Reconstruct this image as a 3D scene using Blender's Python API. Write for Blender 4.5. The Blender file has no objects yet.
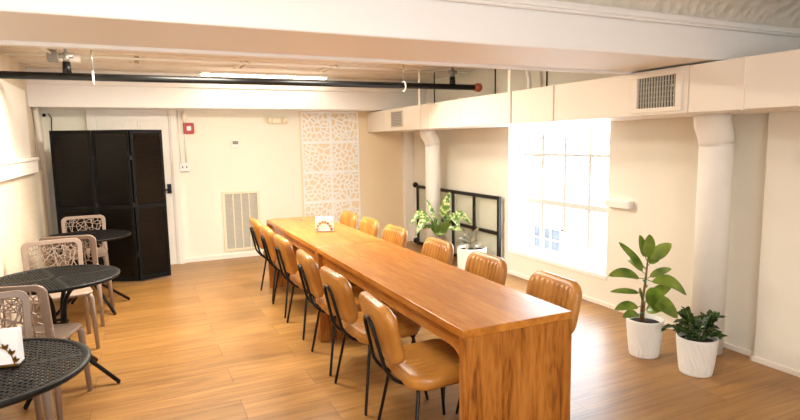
import bpy, math, random
from mathutils import Vector, Matrix
C = bpy.context.scene.collection
PI = math.pi

# ------------------------------------------------------------------ helpers
class MB:
    """collects geometry for ONE mesh object"""
    def __init__(s): s.v=[]; s.f=[]; s.sm=[]; s.mi=[]
    def add(s, verts, faces, smooth=False, mi=0):
        b=len(s.v); s.v+= [tuple(p) for p in verts]
        for f in faces: s.f.append(tuple(b+i for i in f)); s.sm.append(smooth); s.mi.append(mi)
        return s
    def box(s,x0,x1,y0,y1,z0,z1,mi=0,M=None):
        v=[Vector((x,y,z)) for z in (z0,z1) for y in (y0,y1) for x in (x0,x1)]
        if M is not None: v=[M@p for p in v]
        return s.add(v,[(0,2,3,1),(4,5,7,6),(0,1,5,4),(2,6,7,3),(0,4,6,2),(1,3,7,5)],False,mi)
    def bar(s,p,q,w,h,up=(0,0,1),mi=0):
        p=Vector(p);q=Vector(q);d=(q-p).normalized();up=Vector(up)
        a=d.cross(up)
        if a.length<1e-5: a=d.cross(Vector((1,0,0)))
        a.normalize(); b=a.cross(d).normalized()
        v=[]
        for c in (p,q):
            for i,j in ((-1,-1),(1,-1),(1,1),(-1,1)): v.append(c+a*(i*w/2)+b*(j*h/2))
        return s.add(v,[(0,1,2,3),(7,6,5,4),(0,4,5,1),(1,5,6,2),(2,6,7,3),(3,7,4,0)],False,mi)
    def tube(s,pts,r,n=10,closed=False,mi=0,flat=None):
        pts=[Vector(p) for p in pts]; m=len(pts)
        rs=r if isinstance(r,(list,tuple)) else [r]*m
        prev=None; v=[]
        for i,p in enumerate(pts):
            if closed: d=pts[(i+1)%m]-pts[i-1]
            elif i==0: d=pts[1]-p
            elif i==m-1: d=p-pts[-2]
            else: d=(pts[i+1]-p).normalized()+(p-pts[i-1]).normalized()
            if d.length<1e-9: d=Vector((0,0,1))
            d.normalize()
            if prev is None:
                a=d.cross(Vector((0,0,1)))
                if a.length<.05: a=d.cross(Vector((0,1,0)))
            else: a=prev-d*prev.dot(d)
            a.normalize(); prev=a; b=d.cross(a)
            fl=flat or 1
            for k in range(n):
                t=2*PI*k/n; v.append(p+a*math.cos(t)*rs[i]+b*math.sin(t)*rs[i]*fl)
        f=[]
        for i in range(m if closed else m-1):
            j=(i+1)%m
            for k in range(n): f.append((i*n+k,i*n+(k+1)%n,j*n+(k+1)%n,j*n+k))
        s.add(v,f,True,mi)
        if not closed:
            b=len(s.v)-m*n
            s.f.append(tuple(b+k for k in reversed(range(n)))); s.sm.append(False); s.mi.append(mi)
            s.f.append(tuple(b+(m-1)*n+k for k in range(n))); s.sm.append(False); s.mi.append(mi)
        return s
    def lathe(s,prof,n=32,c=(0,0,0),mi=0,smooth=True):
        v=[];f=[];m=len(prof)
        for r,z in prof:
            for k in range(n):
                t=2*PI*k/n; v.append((c[0]+r*math.cos(t),c[1]+r*math.sin(t),c[2]+z))
        for i in range(m-1):
            for k in range(n): f.append((i*n+k,i*n+(k+1)%n,(i+1)*n+(k+1)%n,(i+1)*n+k))
        f.append(tuple(reversed(range(n)))); f.append(tuple((m-1)*n+k for k in range(n)))
        b=len(s.f); s.add(v,f,smooth,mi); s.sm[-1]=False; s.sm[-2]=False
        return s
    def sheet(s,fn,nu,nv,smooth=True,mi=0):
        v=[fn(i/nu,j/nv) for i in range(nu+1) for j in range(nv+1)]
        f=[(i*(nv+1)+j,(i+1)*(nv+1)+j,(i+1)*(nv+1)+j+1,i*(nv+1)+j+1) for i in range(nu) for j in range(nv)]
        return s.add(v,f,smooth,mi)
    def rings(s,rings,smooth=True,mi=0):
        n=len(rings[0]); v=[p for r in rings for p in r]; f=[]
        for i in range(len(rings)-1):
            for k in range(n): f.append((i*n+k,i*n+(k+1)%n,(i+1)*n+(k+1)%n,(i+1)*n+k))
        f.append(tuple(reversed(range(n)))); f.append(tuple((len(rings)-1)*n+k for k in range(n)))
        return s.add(v,f,smooth,mi)
    def sphere(s,c,r,n=12,sz=1.0,mi=0):
        prof=[(max(1e-4,r*math.sin(PI*i/8)),-r*sz*math.cos(PI*i/8)) for i in range(9)]
        return s.lathe(prof,n,c,mi)
    def xf(s,fn): s.v=[tuple(fn(Vector(p))) for p in s.v]; return s
    def build(s,name,mat,parent=None,loc=(0,0,0),bevel=0,seg=2):
        me=bpy.data.meshes.new(name); me.from_pydata(s.v,[],s.f); me.update()
        me.polygons.foreach_set('use_smooth',s.sm)
        for m in (mat if isinstance(mat,(list,tuple)) else [mat]): me.materials.append(m)
        me.polygons.foreach_set('material_index',s.mi)
        o=bpy.data.objects.new(name,me); C.objects.link(o); o.location=loc
        if parent: o.parent=parent
        if bevel:
            b=o.modifiers.new('bevel','BEVEL'); b.width=bevel; b.segments=seg; b.limit_method='ANGLE'; b.angle_limit=.6
        return o

def tag(o,label,cat,group=None,kind=None):
    o['label']=label; o['category']=cat
    if group: o['group']=group
    if kind: o['kind']=kind
    return o
def struct(o,label=None):
    o['kind']='structure'
    if label: o['label']=label
    return o
def empty(name,loc,label,cat,group=None,rz=0):
    o=bpy.data.objects.new(name,None); C.objects.link(o); o.location=loc; o.rotation_euler=(0,0,rz)
    o.empty_display_size=.1
    return tag(o,label,cat,group)
def dup(root,loc,rz,label):
    r=root.copy(); C.objects.link(r); r.location=loc; r.rotation_euler=(0,0,rz); r['label']=label
    for ch in list(root.children):
        c=ch.copy(); C.objects.link(c); c.parent=r
        for g in list(ch.children):
            d=g.copy(); C.objects.link(d); d.parent=c
    return r
def rrect(w,h,r,n=6):
    """rounded rectangle outline, centred"""
    p=[]
    for cx,cy,a0 in ((w/2-r,h/2-r,0),(-w/2+r,h/2-r,PI/2),(-w/2+r,-h/2+r,PI),(w/2-r,-h/2+r,1.5*PI)):
        for k in range(n+1):
            a=a0+PI/2*k/n; p.append((cx+r*math.cos(a),cy+r*math.sin(a)))
    return p
def bez(p0,p1,p2,n=8):
    p0,p1,p2=Vector(p0),Vector(p1),Vector(p2)
    return [p0*(1-t)**2+p1*2*t*(1-t)+p2*t*t for t in (i/n for i in range(n+1))]
def voronoi(w,h,n,seed,rx=.5):
    """edges of a voronoi diagram of a w x h rectangle centred on the origin"""
    rnd=random.Random(seed); pts=[]
    tries=0
    dmin=rx*math.sqrt(w*h/n)
    while len(pts)<n and tries<20000:
        tries+=1
        p=(rnd.uniform(-w/2,w/2),rnd.uniform(-h/2,h/2))
        if all((p[0]-q[0])**2+(p[1]-q[1])**2>dmin*dmin for q in pts): pts.append(p)
    ed={}
    for i,p in enumerate(pts):
        poly=[(-w/2,-h/2),(w/2,-h/2),(w/2,h/2),(-w/2,h/2)]
        for j,q in enumerate(pts):
            if i==j: continue
            mx,my=(p[0]+q[0])/2,(p[1]+q[1])/2; nx,ny=q[0]-p[0],q[1]-p[1]
            out=[]
            for a,b in zip(poly,poly[1:]+poly[:1]):
                da=(a[0]-mx)*nx+(a[1]-my)*ny; db=(b[0]-mx)*nx+(b[1]-my)*ny
                if da<=0: out.append(a)
                if da*db<0:
                    t=da/(da-db); out.append((a[0]+t*(b[0]-a[0]),a[1]+t*(b[1]-a[1])))
            poly=out
            if not poly: break
        for a,b in zip(poly,poly[1:]+poly[:1]):
            if math.hypot(a[0]-b[0],a[1]-b[1])<.004: continue
            k=tuple(sorted([(round(a[0],3),round(a[1],3)),(round(b[0],3),round(b[1],3))]))
            ed[k]=(a,b)
    return list(ed.values())

# ------------------------------------------------------------------ materials
def srgb(r,g,b):
    f=lambda c:(c/255/12.92) if c/255<=.04045 else ((c/255+.055)/1.055)**2.4
    return (f(r),f(g),f(b),1)
class NT:
    def __init__(s,name):
        s.m=bpy.data.materials.new(name); s.m.use_nodes=True; s.t=s.m.node_tree
        s.b=s.t.nodes['Principled BSDF']
    def n(s,typ,**kw):
        x=s.t.nodes.new(typ)
        for k,v in kw.items():
            if k.startswith('i_'): x.inputs[k[2:].replace('_',' ')].default_value=v
            else: setattr(x,k,v)
        return x
    def l(s,a,ao,b,bi): s.t.links.new(a.outputs[ao],b.inputs[bi])
    def coords(s,scale=(1,1,1),rot=(0,0,0),space='Object'):
        t=s.n('ShaderNodeTexCoord'); m=s.n('ShaderNodeMapping'); m.inputs['Scale'].default_value=scale
        m.inputs['Rotation'].default_value=rot
        s.l(t,space,m,'Vector'); return m
    def ramp(s,stops):
        r=s.n('ShaderNodeValToRGB'); e=r.color_ramp.elements
        while len(e)<len(stops): e.new(.5)
        for i,(p,c) in enumerate(stops): e[i].position=p; e[i].color=c
        return r
    def bump(s,src,out,strength=.3,dist=.01):
        b=s.n('ShaderNodeBump'); b.inputs['Strength'].default_value=strength; b.inputs['Distance'].default_value=dist
        s.l(src,out,b,'Height'); s.l(b,'Normal',s.b,'Normal'); return b
def plain(name,col,rough=.5,metal=0,noise=.0,nscale=8,bump=0,bscale=40,spec=.5,**kw):
    t=NT(name); t.b.inputs['Roughness'].default_value=rough; t.b.inputs['Metallic'].default_value=metal
    t.b.inputs['Specular IOR Level'].default_value=spec
    c=t.coords()
    nz=t.n('ShaderNodeTexNoise'); nz.inputs['Scale'].default_value=nscale; nz.inputs['Detail'].default_value=4; t.l(c,'Vector',nz,'Vector')
    lo=tuple(x*(1-noise) for x in col[:3])+(1,); hi=tuple(min(1,x*(1+noise*.6)) for x in col[:3])+(1,)
    r=t.ramp([(.3,lo),(.7,hi)]); t.l(nz,'Fac',r,'Fac'); t.l(r,'Color',t.b,'Base Color')
    if bump:
        n2=t.n('ShaderNodeTexNoise'); n2.inputs['Scale'].default_value=bscale; n2.inputs['Detail'].default_value=5; t.l(c,'Vector',n2,'Vector')
        t.bump(n2,'Fac',bump,.01)
    for k,v in kw.items(): t.b.inputs[k.replace('_',' ')].default_value=v
    return t.m
def wood(name,dark,mid,light,axis,rough=.3):
    """axis: grain direction; fine streaks, cathedral bands and sparse dark knots"""
    t=NT(name)
    sc=[1,1,1]; sc['xyz'.index(axis)]=.10
    c=t.coords(tuple(sc))
    n0=t.n('ShaderNodeTexNoise'); n0.inputs['Scale'].default_value=8; n0.inputs['Detail'].default_value=3; n0.inputs['Distortion'].default_value=1.4; t.l(c,'Vector',n0,'Vector')
    # cathedral bands: sine of a distorted low frequency field
    sn=t.n('ShaderNodeMath',operation='MULTIPLY'); sn.inputs[1].default_value=46; t.l(n0,'Fac',sn,0)
    si=t.n('ShaderNodeMath',operation='SINE'); t.l(sn,'Value',si,0)
    n1=t.n('ShaderNodeTexNoise'); n1.inputs['Scale'].default_value=60; n1.inputs['Detail'].default_value=6; n1.inputs['Roughness'].default_value=.7; t.l(c,'Vector',n1,'Vector')
    n2=t.n('ShaderNodeTexNoise'); n2.inputs['Scale'].default_value=14; n2.inputs['Detail'].default_value=4; t.l(c,'Vector',n2,'Vector')
    a=t.n('ShaderNodeMath',operation='MULTIPLY_ADD'); a.inputs[1].default_value=.032; t.l(si,'Value',a,0)
    b=t.n('ShaderNodeMath',operation='MULTIPLY_ADD'); b.inputs[1].default_value=.5; t.l(n1,'Fac',b,0)
    d=t.n('ShaderNodeMath',operation='MULTIPLY'); d.inputs[1].default_value=.5; t.l(n2,'Fac',d,0)
    t.l(d,'Value',b,2); t.l(b,'Value',a,2)
    r=t.ramp([(.36,dark),(.47,mid),(.62,light)]); t.l(a,'Value',r,'Fac')
    t.l(r,'Color',t.b,'Base Color'); t.b.inputs['Roughness'].default_value=rough
    t.bump(n1,'Fac',.05,.002)
    return t.m

M={}
M['wall']=plain('wall_paint',srgb(232,226,212),.75,noise=.03,nscale=2,bump=.12,bscale=25)
M['wall_back']=plain('back_wall_paint',srgb(242,236,218),.7,noise=.02,nscale=2,bump=.05,bscale=30)
M['wall_shade']=plain('shaded_back_wall',srgb(238,218,184),.7,noise=.02,nscale=2,bump=.05,bscale=30)  # back wall colour with the shade of its right end mixed in
M['plaster']=plain('rough_plaster',srgb(222,206,182),.85,noise=.05,nscale=3,bump=.7,bscale=22)
M['beam']=plain('beam_paint',srgb(242,239,235),.55,noise=.01,nscale=2,bump=.03,bscale=20)
M['trim']=plain('trim_paint',srgb(240,232,220),.5,noise=.02,nscale=5)
M['ceil']=plain('ceiling_paint',srgb(232,222,208),.7,noise=.03,nscale=3,bump=.05,bscale=9)
M['duct']=plain('duct_paint',srgb(236,226,212),.5,noise=.015,nscale=2,bump=.03,bscale=8)
M['pipewhite']=plain('white_pipe_paint',srgb(248,245,238),.4,noise=.03,nscale=6,bump=.05,bscale=20)
M['black']=plain('black_metal',srgb(14,13,13),.4,.1,noise=.1,nscale=20,spec=.35)
M['blackwood']=plain('black_wood',srgb(11,10,9),.55,noise=.25,nscale=6,bump=.05,spec=.2)
M['louverblack']=plain('black_louver_paint',srgb(14,12,11),.3,noise=.3,nscale=6,spec=.6)
M['tablemetal']=plain('black_table_metal',srgb(9,8,8),.5,.0,noise=.1,nscale=20,spec=.25)
M['taupe']=plain('taupe_plastic',srgb(146,126,112),.42,noise=.03,nscale=8)
M['white']=plain('white_plastic',srgb(240,238,232),.4,noise=.01)
M['paper']=plain('white_paper',srgb(248,247,244),.8,noise=.01)
M['gold']=plain('gold_metal',srgb(168,124,52),.28,.9,noise=.08,nscale=30)
M['red']=plain('red_plastic',srgb(176,24,16),.35,noise=.03)
M['grey']=plain('grey_metal',srgb(150,146,138),.5,.3,noise=.05)
M['dark']=plain('dark_void',srgb(30,27,24),.7)
M['louver']=plain('vent_louver',srgb(196,188,172),.5,noise=.04)
M['cream']=plain('cream_plastic',srgb(240,226,196),.45,noise=.02)
M['lcd']=plain('lcd_green',srgb(128,132,112),.2,noise=.02)
M['orange']=plain('orange_cap',srgb(170,80,44),.45,noise=.15,nscale=30)
M['galv']=plain('galvanised',srgb(150,150,148),.4,.7,noise=.15,nscale=12)
M['soil']=plain('soil',srgb(46,34,26),.95,noise=.4,nscale=40,bump=.8,bscale=60)
M['stem']=plain('stem_bark',srgb(120,86,50),.7,noise=.2,nscale=30)
M['greenstem']=plain('green_stem',srgb(92,124,60),.5,noise=.15,nscale=30)
M['tie']=plain('plant_tie',srgb(40,130,100),.5)
def leafmat(name,a,b,rough=.3,scale=6,stops=(.35,.65)):
    t=NT(name); c=t.coords()
    n=t.n('ShaderNodeTexNoise'); n.inputs['Scale'].default_value=scale; n.inputs['Detail'].default_value=3; t.l(c,'Vector',n,'Vector')
    r=t.ramp([(stops[0],a),(stops[1],b)]); t.l(n,'Fac',r,'Fac'); t.l(r,'Color',t.b,'Base Color'); t.b.inputs['Roughness'].default_value=rough
    t.b.inputs['Subsurface Weight'].default_value=0
    return t.m
M['ficus']=leafmat('rubber_leaf',srgb(74,106,32),srgb(140,160,62),.28)
M['zz']=leafmat('dark_leaf',srgb(24,44,16),srgb(58,84,34),.25,14)
M['dieff']=leafmat('variegated_leaf',srgb(74,112,44),srgb(214,216,146),.35,34,(.46,.64))
M['burg']=leafmat('burgundy_leaf',srgb(66,72,52),srgb(150,140,120),.28,9)
# leather
def leather(name,base,ramp_lo,ramp_hi):
    t=NT(name); c=t.coords()
    n=t.n('ShaderNodeTexNoise'); n.inputs['Scale'].default_value=7; n.inputs['Detail'].default_value=5; t.l(c,'Vector',n,'Vector')
    r=t.ramp([(.3,ramp_lo),(.7,ramp_hi)]); t.l(n,'Fac',r,'Fac'); t.l(r,'Color',t.b,'Base Color')
    v=t.n('ShaderNodeTexVoronoi'); v.inputs['Scale'].default_value=260; t.l(c,'Vector',v,'Vector')
    t.bump(v,'Distance',.06,.002); t.b.inputs['Roughness'].default_value=.36
    t.b.inputs['Coat Weight'].default_value=.15; t.b.inputs['Coat Roughness'].default_value=.25
    return t.m
M['leather']=leather('caramel_leather',None,srgb(162,104,38),srgb(192,133,58))
M['woodtop']=wood('table_wood_along',srgb(156,94,34),srgb(174,107,38),srgb(194,129,54),'y',.26)
M['woodend']=wood('table_wood_upright',srgb(84,44,12),srgb(152,90,30),srgb(182,118,50),'z',.32)
# floor laminate, boards along x
def floor_mat():
    t=NT('laminate_floor'); tc=t.n('ShaderNodeTexCoord')
    br=t.n('ShaderNodeTexBrick'); br.offset=.37; br.offset_frequency=2; br.squash=1
    mp=t.n('ShaderNodeMapping'); mp.inputs['Location'].default_value=(.35,.065,0)
    t.l(tc,'Object',mp,'Vector'); t.l(mp,'Vector',br,'Vector')
    br.inputs['Scale'].default_value=1; br.inputs['Brick Width'].default_value=1.3; br.inputs['Row Height'].default_value=.265
    br.inputs['Mortar Size'].default_value=.0016; br.inputs['Mortar Smooth'].default_value=.1
    br.inputs['Color1'].default_value=(.0,.0,.0,1); br.inputs['Color2'].default_value=(1,1,1,1); br.inputs['Mortar'].default_value=(.5,.5,.5,1)
    m2=t.n('ShaderNodeMapping'); m2.inputs['Scale'].default_value=(1.1,16,1)
    t.l(tc,'Object',m2,'Vector')
    # shift grain per board
    ad=t.n('ShaderNodeVectorMath',operation='MULTIPLY_ADD'); ad.inputs[1].default_value=(7,11,5)
    t.l(br,'Color',ad,0); t.l(m2,'Vector',ad,2)
    n1=t.n('ShaderNodeTexNoise'); n1.inputs['Scale'].default_value=1.2; n1.inputs['Detail'].default_value=8; n1.inputs['Distortion'].default_value=1.2; n1.inputs['Roughness'].default_value=.6
    t.l(ad,'Vector',n1,'Vector')
    r=t.ramp([(.25,srgb(126,86,44)),(.5,srgb(162,116,61)),(.75,srgb(184,136,76))]); t.l(n1,'Fac',r,'Fac')
    hs=t.n('ShaderNodeMix',data_type='RGBA',blend_type='MULTIPLY'); hs.inputs['Factor'].default_value=1
    r2=t.ramp([(0,(.78,.77,.76,1)),(1,(1.0,1.0,1.0,1))]); t.l(br,'Color',r2,'Fac')
    t.l(r,'Color',hs,6); t.l(r2,'Color',hs,7)
    mo=t.n('ShaderNodeMix',data_type='RGBA'); t.l(br,'Fac',mo,'Factor'); t.l(hs,2,mo,6); mo.inputs[7].default_value=srgb(96,68,46)
    t.l(mo,2,t.b,'Base Color'); t.b.inputs['Roughness'].default_value=.36
    t.bump(n1,'Fac',.04,.003)
    return t.m
M['floor']=floor_mat()
def glass(name,col=(1,1,1,1),rough=0,alpha=.12):
    t=NT(name); t.b.inputs['Base Color'].default_value=col; t.b.inputs['Roughness'].default_value=.05
    t.b.inputs['Alpha'].default_value=alpha; return t.m
M['glass']=glass('window_glass',(.02,.02,.02,1),alpha=.05)
M['tint']=glass('tinted_glass',srgb(216,218,196),alpha=.22)
def brick_mat():
    t=NT('pale_brick'); tc=t.n('ShaderNodeTexCoord'); mp=t.n('ShaderNodeMapping'); mp.inputs['Rotation'].default_value=(PI/2,0,PI/2)
    sp=t.n('ShaderNodeSeparateXYZ'); cb=t.n('ShaderNodeCombineXYZ'); t.l(tc,'Object',sp,'Vector'); t.l(sp,'Y',cb,'X'); t.l(sp,'Z',cb,'Y')
    br=t.n('ShaderNodeTexBrick'); t.l(cb,'Vector',br,'Vector'); br.inputs['Scale'].default_value=1; br.inputs['Brick Width'].default_value=.24; br.inputs['Row Height'].default_value=.08; br.inputs['Mortar Size'].default_value=.008
    br.inputs['Color1'].default_value=srgb(128,96,82); br.inputs['Color2'].default_value=srgb(112,82,70); br.inputs['Mortar'].default_value=srgb(160,150,140)
    t.l(br,'Color',t.b,'Base Color'); t.b.inputs['Roughness'].default_value=.9; return t.m
M['brick']=brick_mat()
def emit(name,col,s):
    t=NT(name); t.b.inputs['Emission Color'].default_value=col; t.b.inputs['Emission Strength'].default_value=s; t.b.inputs['Base Color'].default_value=(.9,.9,.9,1); return t.m
M['tube']=emit('lamp_diffuser',(1,.88,.7,1),9)
M['sash']=plain('old_sash_paint',srgb(204,203,201),.5,noise=.05)
M['whitewash']=plain('whitewashed_brick',srgb(190,188,186),.9,noise=.03)
M['greypane']=plain('grey_pane',srgb(62,64,68),.9,noise=.3,nscale=6)
# embossed tin cove
def tin():
    t=NT('embossed_tin'); c=t.coords((1,1,1)); w=t.n('ShaderNodeTexVoronoi'); w.inputs['Scale'].default_value=16; t.l(c,'Vector',w,'Vector')
    t.b.inputs['Base Color'].default_value=srgb(222,212,196); t.b.inputs['Roughness'].default_value=.45; t.bump(w,'Distance',.8,.02); return t.m
M['tin']=tin()

# ------------------------------------------------------------------ room shell
XL,XR,YB,YF,ZC=-1.0,3.85,7.85,-2.6,2.42
struct(MB().box(-1.4,4.3,YF-.2,8.2,-.12,0).build('floor',M['floor']))
struct(MB().box(-1.4,4.3,2.6,8.2,ZC,ZC+.15).build('ceiling',M['ceil']))
struct(MB().box(-1.4,4.3,YF-.2,2.6,2.42,2.57).build('ceiling_front',M['beam']))
struct(MB().box(-1.4,4.3,YB,YB+.2,0,ZC).build('wall_back',M['wall_back']))
struct(MB().box(-1.4,4.3,YF-.2,YF,0,ZC).build('wall_front',M['wall']))
struct(MB().box(2.09,3.69,YB-.003,YB,0,ZC).build('wall_back_right_shade',M['wall_shade']))  # thin overlay on the dimmer right end, shade put into its colour
# left wall: rough plaster below, boxed ledge, smooth panel above
wl=MB().box(-1.25,XL,YF,YB,0,1.30).box(-1.25,XL-.05,YF,YB,1.30,ZC)
struct(wl.build('wall_left',M['plaster']))
struct(MB().box(-1.2,XL+.0,YF,6.86,1.45,2.13).box(-1.2,XL+.008,YF,5.9,1.47,2.1).build('trim_1',M['trim'],bevel=.004),'white boxed panel above the ledge on the left wall')
struct(MB().box(-1.2,XL+.05,YF,6.9,1.30,1.45).box(-1.2,XL+.065,YF,6.9,1.425,1.455).build('trim_2',M['trim'],bevel=.006),'white ledge along the left wall')
# right wall with window opening and pilaster towards the camera
WY0,WY1,WZ0,WZ1=3.80,5.31,.28,1.86
wr=MB().box(XR,XR+.3,WY1,YB,0,ZC).box(XR,XR+.3,2.36,WY0,0,ZC).box(XR,XR+.3,WY0,WY1,0,WZ0).box(XR,XR+.3,WY0,WY1,WZ1,ZC)
struct(wr.build('wall_right',M['wall']))
struct(MB().box(3.96,XR+.3,YF,2.36,2.0,ZC).build('wall_right_upper',M['wall']))
struct(MB().box(3.785,XR+.3,YF,2.36,0,2.0).build('wall_right_pier',M['wall'],bevel=.006))
struct(MB().box(3.69,XR,7.76,YB,0,1.75).build('trim_3',M['trim'],bevel=.01),'narrow white boxed strip in the far corner')
# baseboards
struct(MB().box(.48,3.69,YB-.018,YB,0,.06).build('baseboard_back',M['trim'],bevel=.004))
struct(MB().box(XR-.02,XR,2.36,7.76,0,.04).build('baseboard_right',M['trim'],bevel=.004))
struct(MB().box(3.765,3.785,YF,2.375,0,.04).box(3.765,XR-.02,2.36,2.378,0,.04).build('baseboard_right_pier',M['trim'],bevel=.004))
struct(MB().box(XL,XL+.015,YF,YB-.02,0,.08).build('baseboard_left',M['trim'],bevel=.004))
# beams
struct(MB().box(-1.3,3.98,2.3,2.92,2.003,2.5).build('beam_front',M['beam'],bevel=.008))
struct(MB().box(-1.3,XR,7.35,YB,2.0,2.245).box(-1.3,XR,7.32,YB,2.245,2.30).box(-1.3,XR,7.40,YB,2.30,2.42).build('beam_back',M['beam'],bevel=.006))
struct(MB().box(-1.3,XR,2.90,2.935,1.985,2.02).build('trim_10',M['beam'],bevel=.004),'white bead along the lower rear edge of the front beam')
# mouldings on the front beam: bead, embossed cove
mo=MB().box(-1.3,3.98,2.265,2.3,2.195,2.222)
for k in range(2): mo.tube([(-1.3,2.285-.012*k,2.19+.03*k),(3.98,2.285-.012*k,2.19+.03*k)],.012,8)
struct(mo.build('trim_4',M['beam'],bevel=.003),'bead moulding along the front beam')
cv=MB(); prof=[(2.3-.22*(1-math.cos(a)),2.222+.17*math.sin(a)) for a in [PI/2*i/8 for i in range(9)]]
cv.sheet(lambda u,v:(-1.3+u*5.28,*[ (prof[min(8,int(v*8+.001))][q]) for q in (0,1)]),1,8)
struct(cv.build('trim_5',M['tin']),'embossed tin cove above the front beam')
mo2=MB().box(-1.3,XR,2.0,2.085,2.385,2.42).box(-1.3,XR,1.72,1.76,2.40,2.42).box(-1.3,XR,1.2,1.24,2.40,2.42)
struct(mo2.build('trim_6',M['beam'],bevel=.004),'flat ceiling moulding before the cove')
# ceiling strips in the back bay (pressed board joints)
cs=MB()
for y in (4.2,4.8,5.4,6.0,6.6,7.05): cs.box(-1.2,3.8,y-.03,y+.03,2.405,2.42)
struct(cs.build('ceiling_strips',M['ceil'],bevel=.003))
# corner post of left wall
struct(MB().tube([(-1.0,7.62,0),(-1.0,7.62,1.3),(-1.005,7.6,1.6),(-1.02,7.55,2.0)],.03,12).box(-1.1,-1.0,7.6,7.85,0,2.0).build('trim_7',M['trim']),'rounded white corner trim beside the folding screen')
tag(MB().tube([(-.93,7.83,1.95),(-.9,7.83,1.9),(-.92,7.83,1.6),(-.9,7.83,1.2)],.006,6).sphere((-.97,7.8,1.93),.02).build('wall_cable',M['dark']),'thin dark cable hanging in the far left corner beside the folding screen','cable')

# door behind the folding screen
d=struct(MB().box(-.44,.38,YB-.045,YB,0,2.0).build('door_1',M['trim'],bevel=.004),'cream panelled door behind the folding screen')
for x0 in (-.33,.02):
    for z0,z1 in ((1.30,1.86),(.25,1.1)):
        MB().box(x0,x0+.24,YB-.055,YB-.045,z0,z1).box(x0+.03,x0+.21,YB-.062,YB-.055,z0+.03,z1-.03).build('door_panel',M['trim'],d,bevel=.005)
MB().box(.315,.365,YB-.065,YB-.045,.94,1.06).tube([(.34,YB-.065,.99),(.34,YB-.11,.99),(.26,YB-.11,.99)],.011,8).build('door_lock',M['black'],d)
struct(MB().box(.38,.475,YB-.06,YB,0,2.0).box(.40,.455,YB-.07,YB-.06,0,2.0).build('trim_8',M['trim'],bevel=.006),'door casing')
struct(MB().box(-.54,-.44,YB-.06,YB,0,2.0).build('trim_9',M['trim'],bevel=.006),'door casing behind the folding screen')

# window
w=struct(MB().box(4.0,4.06,WY0,WY0+.05,WZ0,WZ1).box(4.0,4.06,WY1-.05,WY1,WZ0,WZ1).box(4.0,4.06,WY0+.05,WY1-.05,WZ0,WZ0+.06).box(4.0,4.06,WY0+.05,WY1-.05,WZ1-.05,WZ1).build('window_1',M['beam'],bevel=.004),'white multi-paned sash window')
MB().box(4.005,4.05,WY0+.05,WY1-.05,.84,.90).build('meeting_rail',M['sash'],w,bevel=.004)
MB().box(XR-.012,4.0,WY0-.02,WY1,WZ0-.03,WZ0+.012).build('window_sill',M['beam'],w,bevel=.004)
yy=[WY0+.05+(WY1-WY0-.1)*k/4 for k in range(5)]
for k in (1,2,3):
    MB().box(4.012,4.024,yy[k]-.019,yy[k]+.019,.90,WZ1-.05).build('muntin',M['sash'],w)
    MB().box(4.012,4.024,yy[k]-.019,yy[k]+.019,WZ0+.06,.84).build('muntin',M['sash'],w)
for z in (1.385,): MB().box(4.011,4.024,WY0+.05,WY1-.05,z-.016,z+.016).build('muntin',M['sash'],w)
MB().box(4.026,4.030,WY0+.04,WY1-.04,WZ0+.05,WZ1-.04).build('window_glass',M['glass'],w)
# building across the yard
nb=empty('neighbour_building',(8.2,10.0,0),'pale brick and whitewashed building seen through the window across the yard','building')
MB().box(0,.3,.32,5,-3.5,1.6).build('brick_wall',M['brick'],nb)
MB().box(.02,4,-8,.32,-3.5,.9).build('whitewashed_wall',M['whitewash'],nb)
fr=MB()
for a,b,c,e in ((-.66,-.60,-.95,-.38),(.30,.34,-.95,-.38),(-.66,.34,-1.0,-.95),(-.66,.34,-.42,-.36),(-.30,-.26,-.95,-.42),(.02,.06,-.95,-.42),(-.6,.3,-.68,-.65)): fr.box(-.03,.02,a,b,c,e)
wf=fr.build('building_window',M['whitewash'],nb)
MB().box(-.005,.02,-.6,.3,-.95,-.42).build('window_pane',M['greypane'],wf)

# ------------------------------------------------------------------ ductwork
XD=3.12
du=empty('air_duct',(XD,4.0,1.70),'long cream rectangular air duct running below the ceiling along the window wall','air duct')
def seg(y0,y1,dx=0,dz=0):
    return MB().box(0-dx,XR-XD-.002,y0-4+.0015,y1-4-.0015,0-dz,.29).build('duct_section',M['duct'],du,bevel=.004)
for y0,y1 in ((7.17,7.84),(6.10,7.17),(5.85,6.10),(5.18,5.85),(4.29,5.18),(3.7,4.29),(2.90,3.7),(2.44,2.90),(2.09,2.44),(1.78,2.09),(.9,1.78)):
    seg(y0,y1,.012 if y0==2.44 else (.006 if y1<2.5 else 0))
for y in (5.18,5.85,3.7,2.09,1.78): MB().box(-.01,.01,y-4-.008,y-4+.008,-.003,.293).build('duct_seam',M['duct'],du)
# big register
rg=MB().box(-.028,-.012,2.475-4,2.865-4,.015,.045).box(-.028,-.012,2.475-4,2.865-4,.245,.275).box(-.028,-.012,2.475-4,2.52-4,.045,.245).box(-.028,-.012,2.82-4,2.865-4,.045,.245).build('register_frame',M['duct'],du,bevel=.003)
MB().box(-.0135,-.012,2.52-4,2.82-4,.045,.245).build('register_back',M['dark'],rg)
lv=MB()
for k in range(14): y=2.532+k*.0215; lv.box(-.024,-.014,y-4-.0015,y-4+.0035,.045,.245)
lv.build('louvers',M['louver'],rg)
lb=MB()
for k in range(5): z=.08+k*.033; lb.box(-.017,-.0135,2.52-4,2.82-4,z-.0015,z+.0015)
lb.box(-.04,-.02,2.53-4,2.545-4,.17,.185).build('register_lever',M['louver'],rg)
# small vent
sv=MB().box(-.01,0,6.58-4,6.95-4,.045,.25).build('small_vent',M['louver'],du,bevel=.003)
lv=MB()
for k in range(9): z=.065+k*.02; lv.box(-.016,-.01,6.61-4,6.92-4,z,z+.012)
lv.build('vent_slats',M['grey'],sv)
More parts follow.
